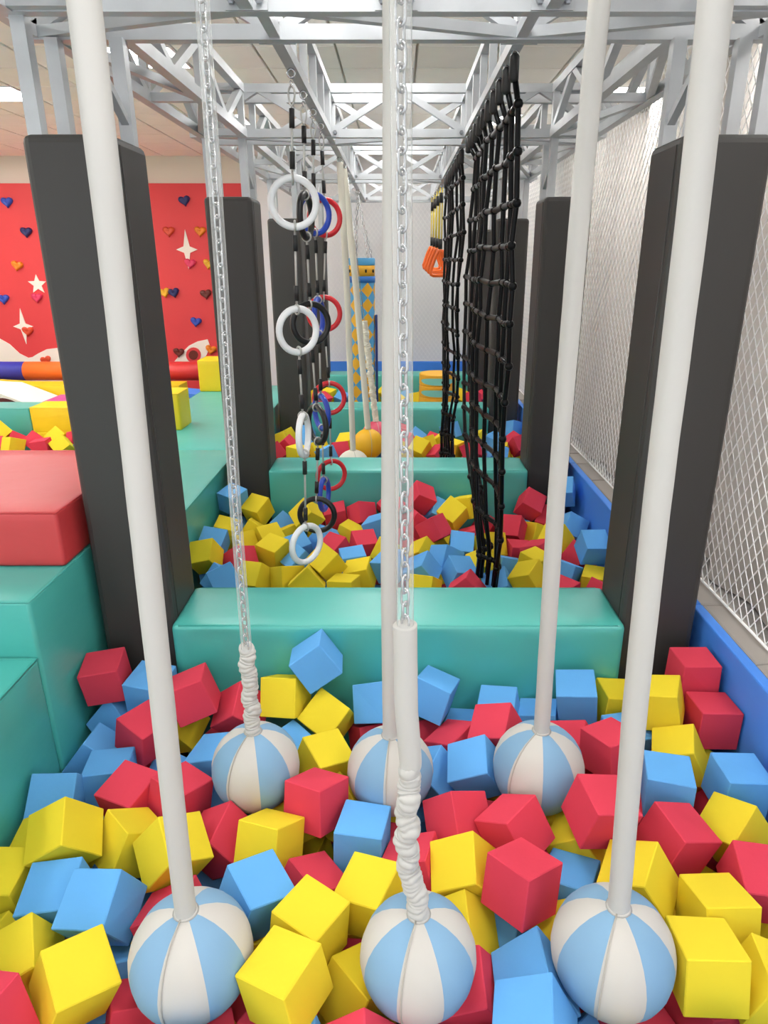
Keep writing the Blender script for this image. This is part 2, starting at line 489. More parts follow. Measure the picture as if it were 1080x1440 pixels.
# ------------------------------------------------------------------ safety nets
def net_sheet(name, label, origin, du, w, h, cell_u, cell_v, r, material):
    """diamond mesh of thin cords in the plane origin + du*a + z*b"""
    t = thing(name, label, 'net', origin + du * (w / 2))
    V = []; F = []
    nrm = du.cross(Vector((0, 0, 1)))
    def seg(a0, b0, a1, b1, bulge):
        nonlocal V, F
        n = 10
        path = []
        for i in range(n + 1):
            a = lerp(a0, a1, i / n); b = lerp(b0, b1, i / n)
            path.append(origin + du * a + Vector((0, 0, b)) + nrm * (0.035 * math.sin(a * 1.9 + 0.6) * math.sin(PI * b / h) + bulge))
        v, f = tube_vf(path, r, 3, False)
        k = len(V)
        V += v; F += [[q + k for q in x] for x in f]
    slope = cell_v / cell_u
    L = h / slope
    k = -L
    while k < w:
        for s in (1, -1):
            a0, a1, b0, b1 = k, k + L, 0.0, h
            if a0 < 0: b0 = -a0 * slope; a0 = 0
            if a1 > w: b1 = h - (a1 - w) * slope; a1 = w
            if a1 - a0 > 0.02:
                if s == 1: seg(a0, b0, a1, b1, 0.0)
                else: seg(w - a0, b0, w - a1, b1, 0.001)
        k += cell_u
    o = obj('cords', V, F, material, t, smooth=True)
    o['kind'] = 'stuff'
    for b in (0.0, h):
        tube('edge_rope', [origin + Vector((0, 0, b)), origin + du * w + Vector((0, 0, b))], 0.006, material, t, 6)
    return t
net_sheet('safety_net', 'white diamond mesh safety net standing on the grey ledge', Vector((1.52, 0.4, ZB + 0.01)), Vector((0, 1, 0)), 10.8, 2.55, 0.068, 0.092, 0.0031, 'net_white')
net_sheet('safety_net', 'white diamond mesh safety net in front of the white back wall', Vector((-1.65, 11.30, ZB + 0.02)), Vector((1, 0, 0)), 3.1, 2.6, 0.068, 0.092, 0.0014, 'net_white')

# ------------------------------------------------------------------ climbing wall
cw = thing('climbing_wall', 'red climbing wall panel with coloured heart holds and white stars', 'climbing wall', (-4.5, BACK - 0.06, 0))
box('panel', (-7.38, BACK - 0.05, 0.0), (-2.35, BACK - 0.002, 3.44), 'red_panel', cw)
YP = BACK - 0.05
def plate(name, pts2, y, th, material, bev=True):
    """flat cut-out standing on the wall, pts2 in (x,z)"""
    n = len(pts2)
    V = [(x, y, z) for x, z in pts2] + [(x, y - th, z) for x, z in pts2]
    F = [list(range(n)), [n + i for i in range(n)][::-1]] + [[i, n + i, n + (i + 1) % n, (i + 1) % n] for i in range(n)]
    return obj(name, V, F, material, cw)
def heart_me(material):
    V = []; F = []
    n = 20
    for k, (s, y) in enumerate(((1.0, 0.0), (1.0, -0.035), (0.72, -0.062), (0.35, -0.05))):
        for i in range(n):
            t = 2 * PI * i / n
            x = 16 * math.sin(t) ** 3; z = 13 * math.cos(t) - 5 * math.cos(2 * t) - 2 * math.cos(3 * t) - math.cos(4 * t)
            V.append((x * s * 0.0056, y, (z + 2) * s * 0.0052))
    for k in range(3):
        for i in range(n):
            F.append([k * n + i, k * n + (i + 1) % n, (k + 1) * n + (i + 1) % n, (k + 1) * n + i])
    F.append([3 * n + i for i in range(n)])
    return mesh('hold', V, F, material, True)
hm = {k: heart_me(k) for k in ('hold_blue', 'hold_navy', 'hold_orange', 'hold_red', 'hold_pink', 'hold_dark', 'hold_yellow')}
for u, v, k in ((11, 285, 'hold_blue'), (38, 327, 'hold_navy'), (25, 374, 'hold_orange'), (6, 421, 'hold_blue'), (53, 419, 'hold_pink'), (40, 466, 'hold_red'),
                (260, 283, 'hold_navy'), (238, 326, 'hold_red'), (282, 326, 'hold_orange'), (268, 371, 'hold_pink'), (245, 412, 'hold_navy'), (290, 414, 'hold_dark'),
                (232, 412, 'hold_yellow'), (276, 453, 'hold_blue'), (252, 496, 'hold_dark'), (66, 507, 'hold_red'), (297, 492, 'hold_orange'), (294, 372, 'hold_yellow'),
                (120, 300, 'hold_blue'), (150, 380, 'hold_orange'), (110, 440, 'hold_pink'), (190, 340, 'hold_red'), (180, 450, 'hold_blue'), (330, 340, 'hold_pink'), (345, 420, 'hold_blue')):
    p = at(u, v, Y=YP)
    link('hold', hm[k], cw, Matrix.Translation((p.x, YP - 0.001, p.z)) @ Matrix.Rotation(random.uniform(-.25, .25), 4, 'Y'))
def star4(u, v, w, h, inner=0.2):
    p = at(u, v, Y=YP); s = 10.7 / FPX
    pts = []
    for i in range(8):
        t = PI / 2 + i * PI / 4
        if i % 2 == 0: pts.append((p.x + math.cos(t) * w / 2 * s, p.z + math.sin(t) * h / 2 * s))
        else: pts.append((p.x + math.cos(t) * w * s * inner, p.z + math.sin(t) * w * s * inner))
    plate('star', pts, YP - 0.001, 0.012, 'decal_white')
star4(263, 351, 30, 52); star4(33, 459, 29, 50); star4(118, 350, 30, 52)
p = at(53, 400, Y=YP)
plate('star', [(p.x + math.cos(PI / 2 + i * PI / 5) * (0.15 if i % 2 == 0 else 0.065), p.z + math.sin(PI / 2 + i * PI / 5) * (0.15 if i % 2 == 0 else 0.065)) for i in range(10)], YP - 0.001, 0.012, 'decal_white')
def px_plate(name, px, mat_, dy=0.001, th=0.012):
    return plate(name, [((q := at(u, v, Y=YP)).x, q.z) for u, v in px], YP - dy, th, mat_)
px_plate('hill', [(-60, 545), (-60, 470), (-20, 470), (0, 476), (14, 484), (28, 497), (40, 503), (46, 502), (46, 545)], 'decal_white')
px_plate('hill', [(46, 545), (46, 502), (54, 497), (66, 491), (90, 488), (120, 495), (150, 507), (150, 545)], 'decal_white', 0.004)
px_plate('rocket', [(244, 510), (254, 498), (266, 486), (278, 480), (292, 477), (296, 488), (290, 500), (280, 512), (272, 518)], 'decal_white')
for rr, mm, dy in ((10.5, 'red_panel', 0.014), (6.5, 'hold_dark', 0.022)):
    px_plate('porthole', [(272.5 + rr * math.cos(2 * PI * i / 20), 499 + rr * 1.02 * math.sin(2 * PI * i / 20)) for i in range(20)], mm, dy, 0.008)

# roller and loose soft-play pieces before the climbing wall
rl = thing('foam_roller', 'long round foam roller with blue, orange and red sections before the climbing wall', 'roller', (-4.3, 10.0, 0.70))
for (xa, xb, mm) in ((-7.2, -5.39, 'roller_blue'), (-5.387, -3.9, 'roller_orange'), (-3.897, -2.45, 'roller_red')):
    tube('section', [(xa, 10.0, 0.835), (xb, 10.0, 0.835)], 0.135, mm, rl, 28)
for xa in (-6.9, -4.2, -2.7):
    v, f = box_vf((xa - 0.05, 9.93, 0), (xa + 0.05, 10.07, 0.74), 0.01, 1)
    obj('stand', v, f, 'pad_grey', rl)
def wedge(label, cat, pts, y0_, y1_, material, name='foam_wedge'):
    n = len(pts)
    V = [(x, y0_, z) for x, z in pts] + [(x, y1_, z) for x, z in pts]
    F = [list(range(n))[::-1], [n + i for i in range(n)]] + [[i, (i + 1) % n, n + (i + 1) % n, n + i] for i in range(n)]
    t = thing(name, label, cat, (sum(p_[0] for p_ in pts) / n, (y0_ + y1_) / 2, min(p_[1] for p_ in pts)))
    obj('body', V, F, material, t)
    return t
t = wedge('white sloping foam ramp with a dark oval hole before the blue roller', 'ramp', [(-6.9, 0), (-4.58, 0), (-4.58, 0.58), (-5.1, 0.79), (-6.9, 0.88)], 8.6, 9.3, 'decal_white')
v, f = lathe_vf([(0.14, 0.0), (0.14, 0.012)], 24)
R = Matrix.Translation((-4.92, 8.598, 0.64)) @ Matrix.Rotation(0.35, 4, 'Y') @ Matrix.Scale(0.32, 4, (0, 0, 1)) @ Matrix.Rotation(PI / 2, 4, 'X')
obj('hole', [R @ q for q in v], f, 'shade_maroon', t)
wedge('long yellow foam block lying under the orange roller', 'block', [(-6.3, 0.0), (-3.0, 0.0), (-3.0, 0.73), (-5.2, 0.73), (-6.3, 0.80)], 9.35, 9.75, 'yellow_vinyl', 'foam_block')
wedge('low magenta foam block before the long yellow block', 'block', [(-4.55, 0), (-3.1, 0), (-3.1, 0.64), (-4.55, 0.64)], 8.62, 9.2, 'magenta', 'foam_block')
wedge('blue foam wedge lying by the tall yellow cube', 'wedge', [(-2.95, 0.0), (-2.5, 0.0), (-2.5, 0.62), (-2.95, 0.66)], 9.2, 9.6, 'blue_vinyl')
wedge('red foam wedge leaning by the tall yellow cube', 'wedge', [(-2.99, 0), (-2.55, 0), (-2.6, 0.60), (-2.92, 0.72)], 8.5, 8.9, 'foam_red')

# ------------------------------------------------------------------ foam cubes
SZ = 0.165
def cube_me(material, k):
    rnd = random.Random(k * 31 + len(material))
    bm = bmesh.new()
    bmesh.ops.create_cube(bm, size=SZ)
    for v in bm.verts:
        v.co += Vector((rnd.uniform(-1, 1), rnd.uniform(-1, 1), rnd.uniform(-1, 1))) * 0.0035
    bmesh.ops.bevel(bm, geom=list(bm.edges), offset=0.003, segments=1, affect='EDGES')
    bm.verts.index_update()
    v = [x.co.copy() for x in bm.verts]; f = [[x.index for x in p.verts] for p in bm.faces]
    bm.free()
    return mesh('foam_cube', v, f, material)
CM = {c: [cube_me(n, k) for k in range(4)] for c, n in (('R', 'foam_red'), ('B', 'foam_blue'), ('Y', 'foam_yellow'))}

BALLS = []   # (centre, radius) of hanging balls that push the cubes aside
def solve(V, ends, z0):
    """place a cube by its nearest visible corner V and the ends of the edges that leave it"""
    rv = ray(*V)
    r = rv.normalized()
    right = CR @ Vector((1, 0, 0)); right = (right - r * right.dot(r)).normalized()
    up = right.cross(r).normalized()
    t = abs((z0 - CAM.z) / rv.z)
    for it in range(4):
        d3 = (rv * t).length
        es = []
        for q in ends:
            q3 = ray(*q).normalized()
            e = Vector((q3.dot(right) / q3.dot(r), q3.dot(up) / q3.dot(r))) * d3 / SZ
            l = e.length
            if l > 0.99: e *= 0.99 / l; l = 0.99
            es.append(right * e.x + up * e.y + r * math.sqrt(1 - l * l))
        if len(es) == 2:
            c = es[0].cross(es[1]).normalized()
            if c.dot(r) < 0: c = -c
            es.append(c)
        M = np.array([list(e) for e in es]).T
        U, s_, Vt = np.linalg.svd(M)
        Q = U @ Vt
        off = Vector(Q.sum(axis=1)) * (SZ / 2)
        t = (z0 - CAM.z - off.z) / rv.z
    if np.linalg.det(Q) < 0: Q = Q[:, [1, 0, 2]]
    return CAM + rv * t + off, Q
def randrot(tilt=0.6):
    e = Matrix.Rotation(random.uniform(0, 2 * PI), 3, 'Z') @ Matrix.Rotation(random.gauss(0, tilt), 3, 'X') @ Matrix.Rotation(random.gauss(0, tilt), 3, 'Y')
    return np.array([list(x) for x in e])
# colour, corner, edge ends..., optional height change
NEAR = [
 ('R', (150,982), (96,991), (160,952), (162,1017), .06), ('B', (152,1086), (154,1048), (92,1083)), ('B', (82,1149), (14,1149), (95,1084), (108,1138)),
 ('R', (176,1075), (219,1036), (144,1037), .03), ('B', (232,982), (185,974), (255,946), (235,1020), .02), ('R', (281,996), (240,1015), (268,978), (295,1045), .02),
 ('R', (304,1003), (282,1000), (328,984), (305,1020), -.04), ('R', (310,1015), (332,977), (292,1028), (347,1020)), ('Y', (396,997), (406,945), (350,996), (414,975), .04),
 ('B', (448,922), (478,958), (408,948), (448,908), .13), ('B', (415,1037), (455,1015), (382,1009), (420,1060)), ('Y', (458,1038), (478,978), (432,993), -.02),
 ('B', (515,976), (475,985), (538,980), (517,1034), .02), ('Y', (447,1095), (427,1051), (490,1085), (442,1125), .03), ('R', (472,1137), (424,1132), (506,1129), (470,1190)),
 ('Y', (418,1106), (368,1151), (424,1160), (432,1128), -.02), ('Y', (371,1157), (317,1157), (405,1160), (364,1217), .02), ('R', (313,1210), (335,1150), (277,1209), -.03),
 ('R', (262,1110), (299,1094), (228,1080), (266,1160), .02), ('B', (208,1110), (222,1058), (189,1106), -.04), ('B', (298,1091), (305,1052), (268,1075), -.03),
 ('B', (330,1147), (287,1146), (297,1113), -.05), ('R', (145,1152), (186,1103), (109,1134), (157,1175), .02), ('Y', (56,1216), (70,1156), (4,1217)),
 ('Y', (104,1210), (105,1146), (57,1226), (154,1220), .02), ('Y', (182,1150), (156,1128), (232,1154), (160,1210)), ('Y', (222,1215), (196,1173), (280,1200), (186,1212), .03),
 ('R', (294,1243), (291,1208), (240,1250), -.03), ('B', (95,1291), (110,1219), (30,1296), (110,1320), .02), ('B', (165,1310), (190,1227), (110,1300), (190,1313), .04),
 ('B', (105,1355), (132,1308), (180,1320), -.07), ('Y', (16,1278), (52,1218), (-40,1280), (25,1298), .0), ('Y', (68,1345), (66,1281), (-5,1387), (98,1356), .02),
 ('R', (37,1442), (97,1358), (-15,1430), (62,1510), .04), ('Y', (129,1440), (109,1355), (201,1405), (140,1449), .02), ('B', (352,1294), (322,1228), (408,1281), (357,1328), .03),
 ('R', (418,1264), (456,1230), (398,1208)), ('B', (525,1211), (529,1163), (459,1208), (506,1258), .03), ('Y', (470,1312), (506,1267), (413,1274), (462,1342), .06),
 ('Y', (409,1435), (455,1348), (345,1388), .04), ('Y', (510,1406), (460,1346), (474,1460), (553,1372), .0), ('R', (515,1470), (503,1407), (455,1445), (560,1450), .02),
 ('Y', (545,1278), (560,1225), (506,1266), (540,1296)), ('Y', (659,1245), (663,1196), (598,1248), (679,1228), .02), ('Y', (694,1329), (675,1245), (625,1340), -.02),
 ('R', (692,1187), (650,1187), (735,1150), (721,1246), .05), ('R', (721,1276), (747,1261), (676,1243), (715,1330), .02), ('R', (708,1420), (690,1330), (640,1430), (712,1435), -.03),
 ('B', (776,1366), (757,1306), (706,1404), (815,1422), .02), ('B', (785,1455), (773,1405), (700,1437), (820,1470), .02), ('Y', (790,1205), (788,1160), (745,1195), -.02),
 ('Y', (785,1277), (788,1226), (730,1275), -.05), ('R', (823,1218), (859,1218), (808,1165), (820,1246), .02), ('R', (690,1034), (648,1042), (699,989), (693,1057), .06),
 ('R', (628,1030), (652,1013), (606,1020), (655,1068)), ('B', (639,975), (593,951), (626,1015), (641,964), .05), ('R', (605,1035), (591,979), (570,1040), -.01),
 ('B', (690,995), (694,978), (643,998), (688,1030), -.02), ('B', (822,977), (813,941), (768,977), (815,1012), .05), ('B', (752,990), (752,966), (700,988), (752,1012), .03),
 ('B', (782,1012), (778,1001), (728,1010), (782,1050), -.02), ('B', (610,1080), (626,1034), (634,1120), (590,1085), .02), ('B', (692,1107), (692,1062), (641,1119), (706,1118), .0),
 ('R', (636,1192), (629,1124), (600,1185), (673,1170), .02), ('R', (676,1162), (685,1114), (660,1128), (735,1150), .0), ('R', (598,1214), (604,1172), (532,1217), .0),
 ('Y', (830,978), (819,950), (878,981), (822,1021), .07), ('B', (852,1053), (832,1026), (895,1055), (855,1070), -.02), ('R', (853,1076), (844,1036), (807,1075), (845,1085), .0),
 ('R', (942,1082), (908,1035), (880,1072), -.01), ('R', (840,1132), (812,1111), (868,1118), (838,1165), .0), ('Y', (957,1016), (946,986), (902,1013), (951,1062), .08),
 ('R', (946,983), (934,955), (890,982), (946,1010), .06), ('R', (961,945), (1015,945), (942,919), (955,991), .22), ('R', (974,1021), (1030,1022), (956,992), (967,1068), .09),
 ('B', (899,1118), (903,1076), (968,1126), (896,1170), .05), ('R', (990,1170), (972,1106), (955,1180), -.05), ('Y', (980,1090), (955,1063), (930,1085), (982,1125), .0),
 ('B', (1002,1114), (983,1078), (1058,1117), (995,1155), .03), ('Y', (1033,1188), (1066,1152), (992,1168), (1060,1200), .03), ('R', (972,1206), (925,1148), (1018,1208), (938,1256), .06),
 ('R', (1010,1252), (1000,1187), (1082,1259), (1000,1275), .03), ('Y', (1005,1306), (972,1267), (1076,1310), (1003,1370), .05), ('Y', (957,1382), (947,1332), (1039,1382), (960,1450), .08),
 ('Y', (1072,1392), (1062,1345), (1040,1425), (1115,1400), .03), ('Y', (916,1272), (926,1236), (868,1262), (935,1292), .0)]
NEARC = [('B', 122,1040), ('B', 175,984), ('R', 183,992), ('Y', 283,990), ('R', 470,1030), ('R', 537,1008), ('Y', 490,1122), ('R', 545,1155), ('Y', 795,1145), ('Y', 780,1155),
 ('B', 800,1025), ('R', 862,1160), ('R', 980,1150), ('Y', 960,1275), ('Y', 965,1300), ('B', 950,1318), ('Y', 1085,1190), ('Y', 1075,1290), ('R', 885,1205), ('Y', 900,1222),
 ('B', 855,1450), ('R', 920,1440), ('B', 985,1462), ('R', 950,1410), ('B', 303,1235), ('Y', 355,1355), ('R', 195,1440), ('R', 350,1412), ('R', 300,1450), ('B', 400,1455),
 ('B', 760,1305), ('B', 798,1262), ('Y', 5,1295), ('Y', 545,1110), ('B', 600,1440), ('R', 650,1450), ('Y', 740,1120), ('R', 755,1190), ('B', 250,1185), ('R', 560,1350),
 ('Y', 1100,1100), ('B', 1120,1420), ('R', -40,1350), ('B', 1130,1330), ('R', 30,1520), ('Y', 140,1530), ('B', 260,1520), ('Y', 380,1540), ('R', 620,1540), ('B', 700,1545), ('Y', 850,1540), ('R', 960,1550), ('B', 1090,1520), ('Y', 480,1560)]
MID = [
 ('B', (309,710), (289,699), (326,699), (316,730), .16), ('Y', (318,747), (285,745), (328,736), (310,768), .04), ('B', (297,783), (266,778), (306,756), (297,795), .03),
 ('Y', (357,716), (370,697), (341,710), (364,731), .12), ('Y', (370,760), (400,752), (357,743), (362,772), .04), ('Y', (384,780), (400,760), (362,772), (380,803), .04),
 ('R', (348,800), (366,792), (342,775), (332,803), .02), ('Y', (352,822), (375,819), (370,795)), ('R', (502,716), (496,704), (474,725), (502,741), .06),
 ('R', (518,735), (519,707), (503,742), (537,730), .06), ('R', (470,777), (486,760), (457,768), (482,788), .03), ('R', (503,771), (535,766), (497,749), .01), ('B', (483,793), (482,775), (517,785)),
 ('Y', (518,793), (490,806), (521,784), (519,818), .02), ('B', (527,798), (512,797), (541,782), (537,823), .02), ('Y', (458,823), (482,793), (438,800), .03),
 ('Y', (634,685), (609,689), (648,681), (638,717), .12), ('Y', (640,746), (660,724), (619,731), (640,752), .08), ('R', (617,766), (598,740), (631,758), (591,771), .05),
 ('B', (622,802), (625,770), (645,810), (605,792), .03), ('B', (646,810), (645,785), (673,802), .02), ('B', (600,800), (605,786), (615,825), (582,812), .02),
 ('R', (587,713), (600,698), (575,690), .1), ('B', (742,731), (753,718), (718,724), (742,740), .05), ('Y', (762,752), (767,722), (746,744), .03), ('R', (733,755), (736,727), (710,755), (728,762), .04),
 ('R', (748,771), (760,760), (722,772), .04), ('Y', (748,787), (724,776), (762,785), (742,811), .05), ('B', (819,723), (814,702), (789,722), (817,738), .12),
 ('B', (800,755), (812,737), (787,750), (828,757), .04), ('Y', (800,783), (807,760), (784,784), (800,795), .04), ('B', (826,803), (821,776), (857,803), (823,822), .05)]
MIDC = [('Y',322,772,.02),('Y',348,745,.04),('B',305,806,.02),('B',318,818,.02),('Y',276,800,.02),('Y',406,812,.01),('Y',430,818,.03),('B',402,738,.0),('Y',408,750,.0),('B',425,770,.0),
 ('R',451,724,.06),('Y',443,738,.03),('Y',460,740,.03),('R',533,720,.07),('Y',486,748,.02),('B',541,748,.04),('B',475,812,.0),('B',420,792,.0),('Y',478,822,.0),('Y',545,778,.0),('B',455,762,.0),
 ('R',583,702,.1),('B',606,708,.04),('Y',628,757,.03),('B',605,730,.04),('R',583,742,.05),('R',652,757,.02),('B',659,767,.02),('Y',598,824,.03),('R',655,822,.03),('Y',594,778,.0),
 ('B',717,797,.0),('B',720,818,.02),('Y',690,770,.0),('R',725,707,.05),('R',754,707,.05),('R',820,772,.02),('B',800,812,.02),('R',795,826,.0),('R',832,828,.0),('Y',746,820,.02),('Y',812,800,-.03),
 ('R',712,778,-.02),('R',690,735,.0),('Y',680,800,.0),('B',290,745,.0),('R',575,790,-.02),('Y',865,815,.0),('R',880,790,.0),('B',250,790,.0),('R',560,755,.0),('B',840,760,-.03)]
FAR = [('Y',392,609),('B',420,611),('R',405,626),('Y',416,638),('B',432,622),('R',478,632),('Y',450,634),('Y',486,628),('Y',395,618),('R',390,636),('B',545,642),('Y',548,630),
 ('R',578,603),('R',603,604),('B',592,613),('Y',600,626),('Y',620,622),('R',618,640),('Y',582,638),('B',612,614),('B',718,606),('B',712,616),('R',726,622),('Y',718,634),('R',570,622),
 ('Y',676,620),('B',690,626),('Y',640,632),('R',660,634),('B',700,638),('Y',560,640),('R',520,645),('R',735,634),('B',462,640)]
FAR2 = [('Y',445,553),('Y',470,560),('Y',524,556),('Y',541,557),('R',592,556),('Y',583,562),('Y',560,560),('Y',650,556),('R',660,560),('R',672,556),('B',480,552),('Y',630,561),('R',455,562),('B',505,560),('B',570,553)]
LEFT = [('Y',12,620,'Y'),('R',33,618,'R'),('R',50,622,'R'),('Y',58,614,'Y'),('Y',75,618,'Y'),('R',-5,626,'R'),('Y',86,627,'Y'),('R',66,628,'R'),('B',-22,620,'B'),('Y',22,628,'Y'),('R',100,620,'R'),('B',118,624,'B')]
Z0 = 0.40
cubes = []   # dict: c, pos, Q, pit, label, group
def addc(c, pos, Q, pit): cubes.append(dict(c=c, p=np.array(pos), Q=Q, pit=pit))
for s in NEAR:
    dz = s[-1] if not isinstance(s[-1], tuple) else 0.0
    pts = [q for q in s[1:] if isinstance(q, tuple)]
    pos, Q = solve(pts[0], pts[1:], Z0 + dz)
    addc(s[0], pos, Q, 0)
for c, u, v in NEARC:
    addc(c, at(u, v, z=Z0 - 0.05), randrot(), 0)
for s in MID:
    dz = s[-1] if not isinstance(s[-1], tuple) else 0.0
    pts = [q for q in s[1:] if isinstance(q, tuple)]
    pos, Q = solve(pts[0], pts[1:], Z0 + dz)
    addc(s[0], pos, Q, 1)
for c, u, v, dz in MIDC: addc(c, at(u, v, z=Z0 + dz), randrot(), 1)
for c, u, v in FAR: addc(c, at(u, v, z=Z0 + 0.10), randrot(), 2)
for c, u, v in FAR2: addc(c, at(u, v, z=Z0 + 0.10), randrot(), 3)
for c, u, v, _ in LEFT: addc(c, at(u, v, z=0.50), randrot(), 4)

# ------------------------------------------------------------------ hanging ball swings
def ball_parts(t, c, R, spin, cols, seam=True):
    """eight sewn gores, piping between them and a zip flap on one of them"""
    n, m = 8, 14
    for g in range(n):
        V = []; F = []
        for i in range(m + 1):
            th = lerp(0.10, PI - 0.06, i / m)
            for j in range(7):
                s = j / 6
                ph = spin + (g + s) * 2 * PI / n
                puff = 1 + 0.012 * math.sin(PI * s) * math.sin(th)
                r = R * puff
                zc = math.cos(th)
                V.append(Vector((c.x + r * math.sin(th) * math.sin(ph), c.y - r * math.sin(th) * math.cos(ph), c.z + r * zc * (1.03 if zc < 0 else 1.0))))
        for i in range(m):
            for j in range(6):
                a = i * 7 + j
                F.append([a, a + 7, a + 8, a + 1])
        pn = obj('panel', V, F, cols[g % 2], t, smooth=True)
        if g == 0: zp = pn
    if seam:
        for dph in (0.035, ):
            path = []
            ph = spin + dph + 0.03
            for i in range(20):
                th = lerp(0.16, PI - 0.2, i / 19)
                r = R * 1.013
                path.append(Vector((c.x + r * math.sin(th) * math.sin(ph), c.y - r * math.sin(th) * math.cos(ph), c.z + r * math.cos(th))))
            tube('zip_seam', path, 0.0022, 'seam_grey', zp, 5)
    v, f = lathe_vf([(R * 0.10, R * 1.02), (R * 0.17, R * 1.0), (R * 0.21, R * 0.975)], 16, c)
    obj('collar', v, f, cols[0], t, smooth=True)
def sleeve(name, t, pts, r, material, scr=None, n=24, seed=0):
    """cloth sleeve round the rope; scr = share of the length (from below) that is gathered in folds"""
    L = sum((Vector(b) - Vector(a)).length for a, b in zip(pts, pts[1:]))
    N = max(24, int(L / (0.0022 if scr else 0.02)))
    cum = [0.0]
    for a, b in zip(pts, pts[1:]): cum.append(cum[-1] + (Vector(b) - Vector(a)).length)
    key = [(x / L, Vector(q)) for x, q in zip(cum, pts)]
    path = [poly_at(key, i / N) for i in range(N + 1)]
    # round the corners
    for _ in range(8):
        path = [path[0]] + [(path[i - 1] + path[i] * 2 + path[i + 1]) / 4 for i in range(1, N)] + [path[-1]]
    def rad(i, k):
        s = i / N; a = 2 * PI * k / n
        w = 0.03 * noise.noise(Vector((math.cos(a) + seed, math.sin(a), s * L * 9)))
        if not (scr and s > 1 - scr): w += 0.09 * max(0.0, math.cos(a - 0.9 - seed)) ** 14
        if scr and s > 1 - scr:
            e = min(1, (s - (1 - scr)) / 0.08)
            ph = s * L * 2 * PI / 0.0145 + 1.8 * noise.noise(Vector((math.cos(a) * 0.8 + seed, math.sin(a) * 0.8, s * L * 14)))*2
            w += e * (0.13 * (2 * abs(math.sin(ph / 2)) ** 0.6 - 1.3) + 0.14 * noise.noise(Vector((math.cos(a) * 1.1, math.sin(a) * 1.1 + seed, s * L * 30))))
        return r * (1 + w)
    if scr:
        for i in range(N + 1):
            s = i / N
            if s > 1 - scr:
                path[i] = path[i] + Vector((noise.noise(Vector((s * L * 22, seed, 0))), noise.noise(Vector((0, s * L * 22, seed))), 0)) * 0.014
    v, f = tube_vf(path, rad, n)
    return obj(name, v, f, material, t, smooth=True)
def link_me(l, w, r):
    path = []
    for i in range(8):
        a = PI * i / 7
        path.append(Vector((w * math.cos(a), 0, l + w * math.sin(a))))
    for i in range(8):
        a = PI + PI * i / 7
        path.append(Vector((w * math.cos(a), 0, -l + w * math.sin(a))))
    v, f = tube_vf(path, r, 6, False, True)
    return mesh('link', v, f, 'zinc', True)
LINK = link_me(0.011, 0.0095, 0.0032)
def chain(t, pts, me, pitch):
    cum = [0.0]
    P = [Vector(q) for q in pts]
    for a, b in zip(P, P[1:]): cum.append(cum[-1] + (b - a).length)
    L = cum[-1]; key = [(x / L, q) for x, q in zip(cum, P)]
    n = int(L / pitch)
    for i in range(n):
        q = poly_at(key, (i + 0.5) / n); d = (poly_at(key, min(1, (i + 1) / n)) - poly_at(key, i / n)).normalized()
        R = d.to_track_quat('Z', 'Y').to_matrix().to_4x4() @ Matrix.Rotation(PI / 2 * (i % 2) + 0.6, 4, 'Z')
        link('link', me, t, Matrix.Translation(q) @ R)
def shackle(t, x, y):
    v, f = torus_vf(0.022, 0.006, 16, 6, (x, y, ZL - 0.042), 0.4)
    obj('eye_bolt', v, f, 'zinc', t, smooth=True)
ZTOP = ZL - 0.06
YF, YN = 2.06, 1.33
def swing(label, Y, bpx, bdia_px, path_px, spin, kind, seed):
    c = at(bpx[0], bpx[1], Y=Y)
    depth = -(CR.inverted() @ (c - CAM)).z
    R = bdia_px / 2 * depth / FPX
    top = at(path_px[0][0], path_px[0][1], Y=Y); top.z = ZTOP; 
    dirv = at(path_px[0][0], path_px[0][1], Y=Y) - at(path_px[1][0], path_px[1][1], Y=Y)
    q = at(path_px[0][0], path_px[0][1], Y=Y)
    top = q + dirv.normalized() * ((ZTOP - q.z) / max(0.2, dirv.normalized().z))
    pts = [top] + [at(u, v, Y=Y) for u, v in path_px]
    t = thing('ball_swing', label, 'ball swing', (c.x, c.y, c.z - R), 'striped ball swings')
    ball_parts(t, c, R, spin, ('canvas_white', 'canvas_blue'))
    neck = c + Vector((0, 0, R * 0.95))
    if kind == 'sleeve':
        sleeve('rope_sleeve', t, pts[:-1] + [neck + Vector((0, 0, 0.03)), neck - Vector((0, 0, .01))], 0.0275, 'sleeve_white', seed=seed)
    else:
        split, r, scr = kind
        cpts = pts[:split + 1]
        cs = [cpts[0] - Vector((0, 0, .02))] + cpts[1:]
        sheath = tube_vf(cs, 0.019, 12, False)
        so = obj('clear_sheath', sheath[0], sheath[1], 'clear_vinyl', t, smooth=True)
        chain(so, cpts, LINK, 0.031)
        sleeve('rope_sleeve', t, [pts[split] + Vector((0, 0, 0.012))] + pts[split + 1:-1] + [neck + Vector((0, 0, 0.03)), neck - Vector((0, 0, .01))], r, 'sleeve_white', scr=scr, n=24, seed=seed)
    shackle(t, top.x, top.y)
    BALLS.append((c, R))
    return t
g8 = 2 * PI / 8
swing('striped ball hung in a smooth white sleeve over yellow cubes, walkway side, front row', YN, (270, 1342), 168, [(118, 0), (165, 400), (208, 800), (246, 1150), (262, 1262)], -0.25 - g8 * 0.0, 'sleeve', 1)
swing('striped ball hung on a chain that runs into a long half smooth, half gathered sleeve', YN, (588, 1343), 162, [(563, 0), (566, 400), (570, 885), (572, 1000), (578, 1070), (572, 1150), (574, 1220), (580, 1275)], -0.38, (3, 0.0262, 0.56), 2)
swing('striped ball hung in a smooth white sleeve by the large red cube, front row', YN, (861, 1336), 168, [(1007, 0), (975, 300), (925, 700), (893, 1000), (868, 1265)], -0.55, 'sleeve', 3)
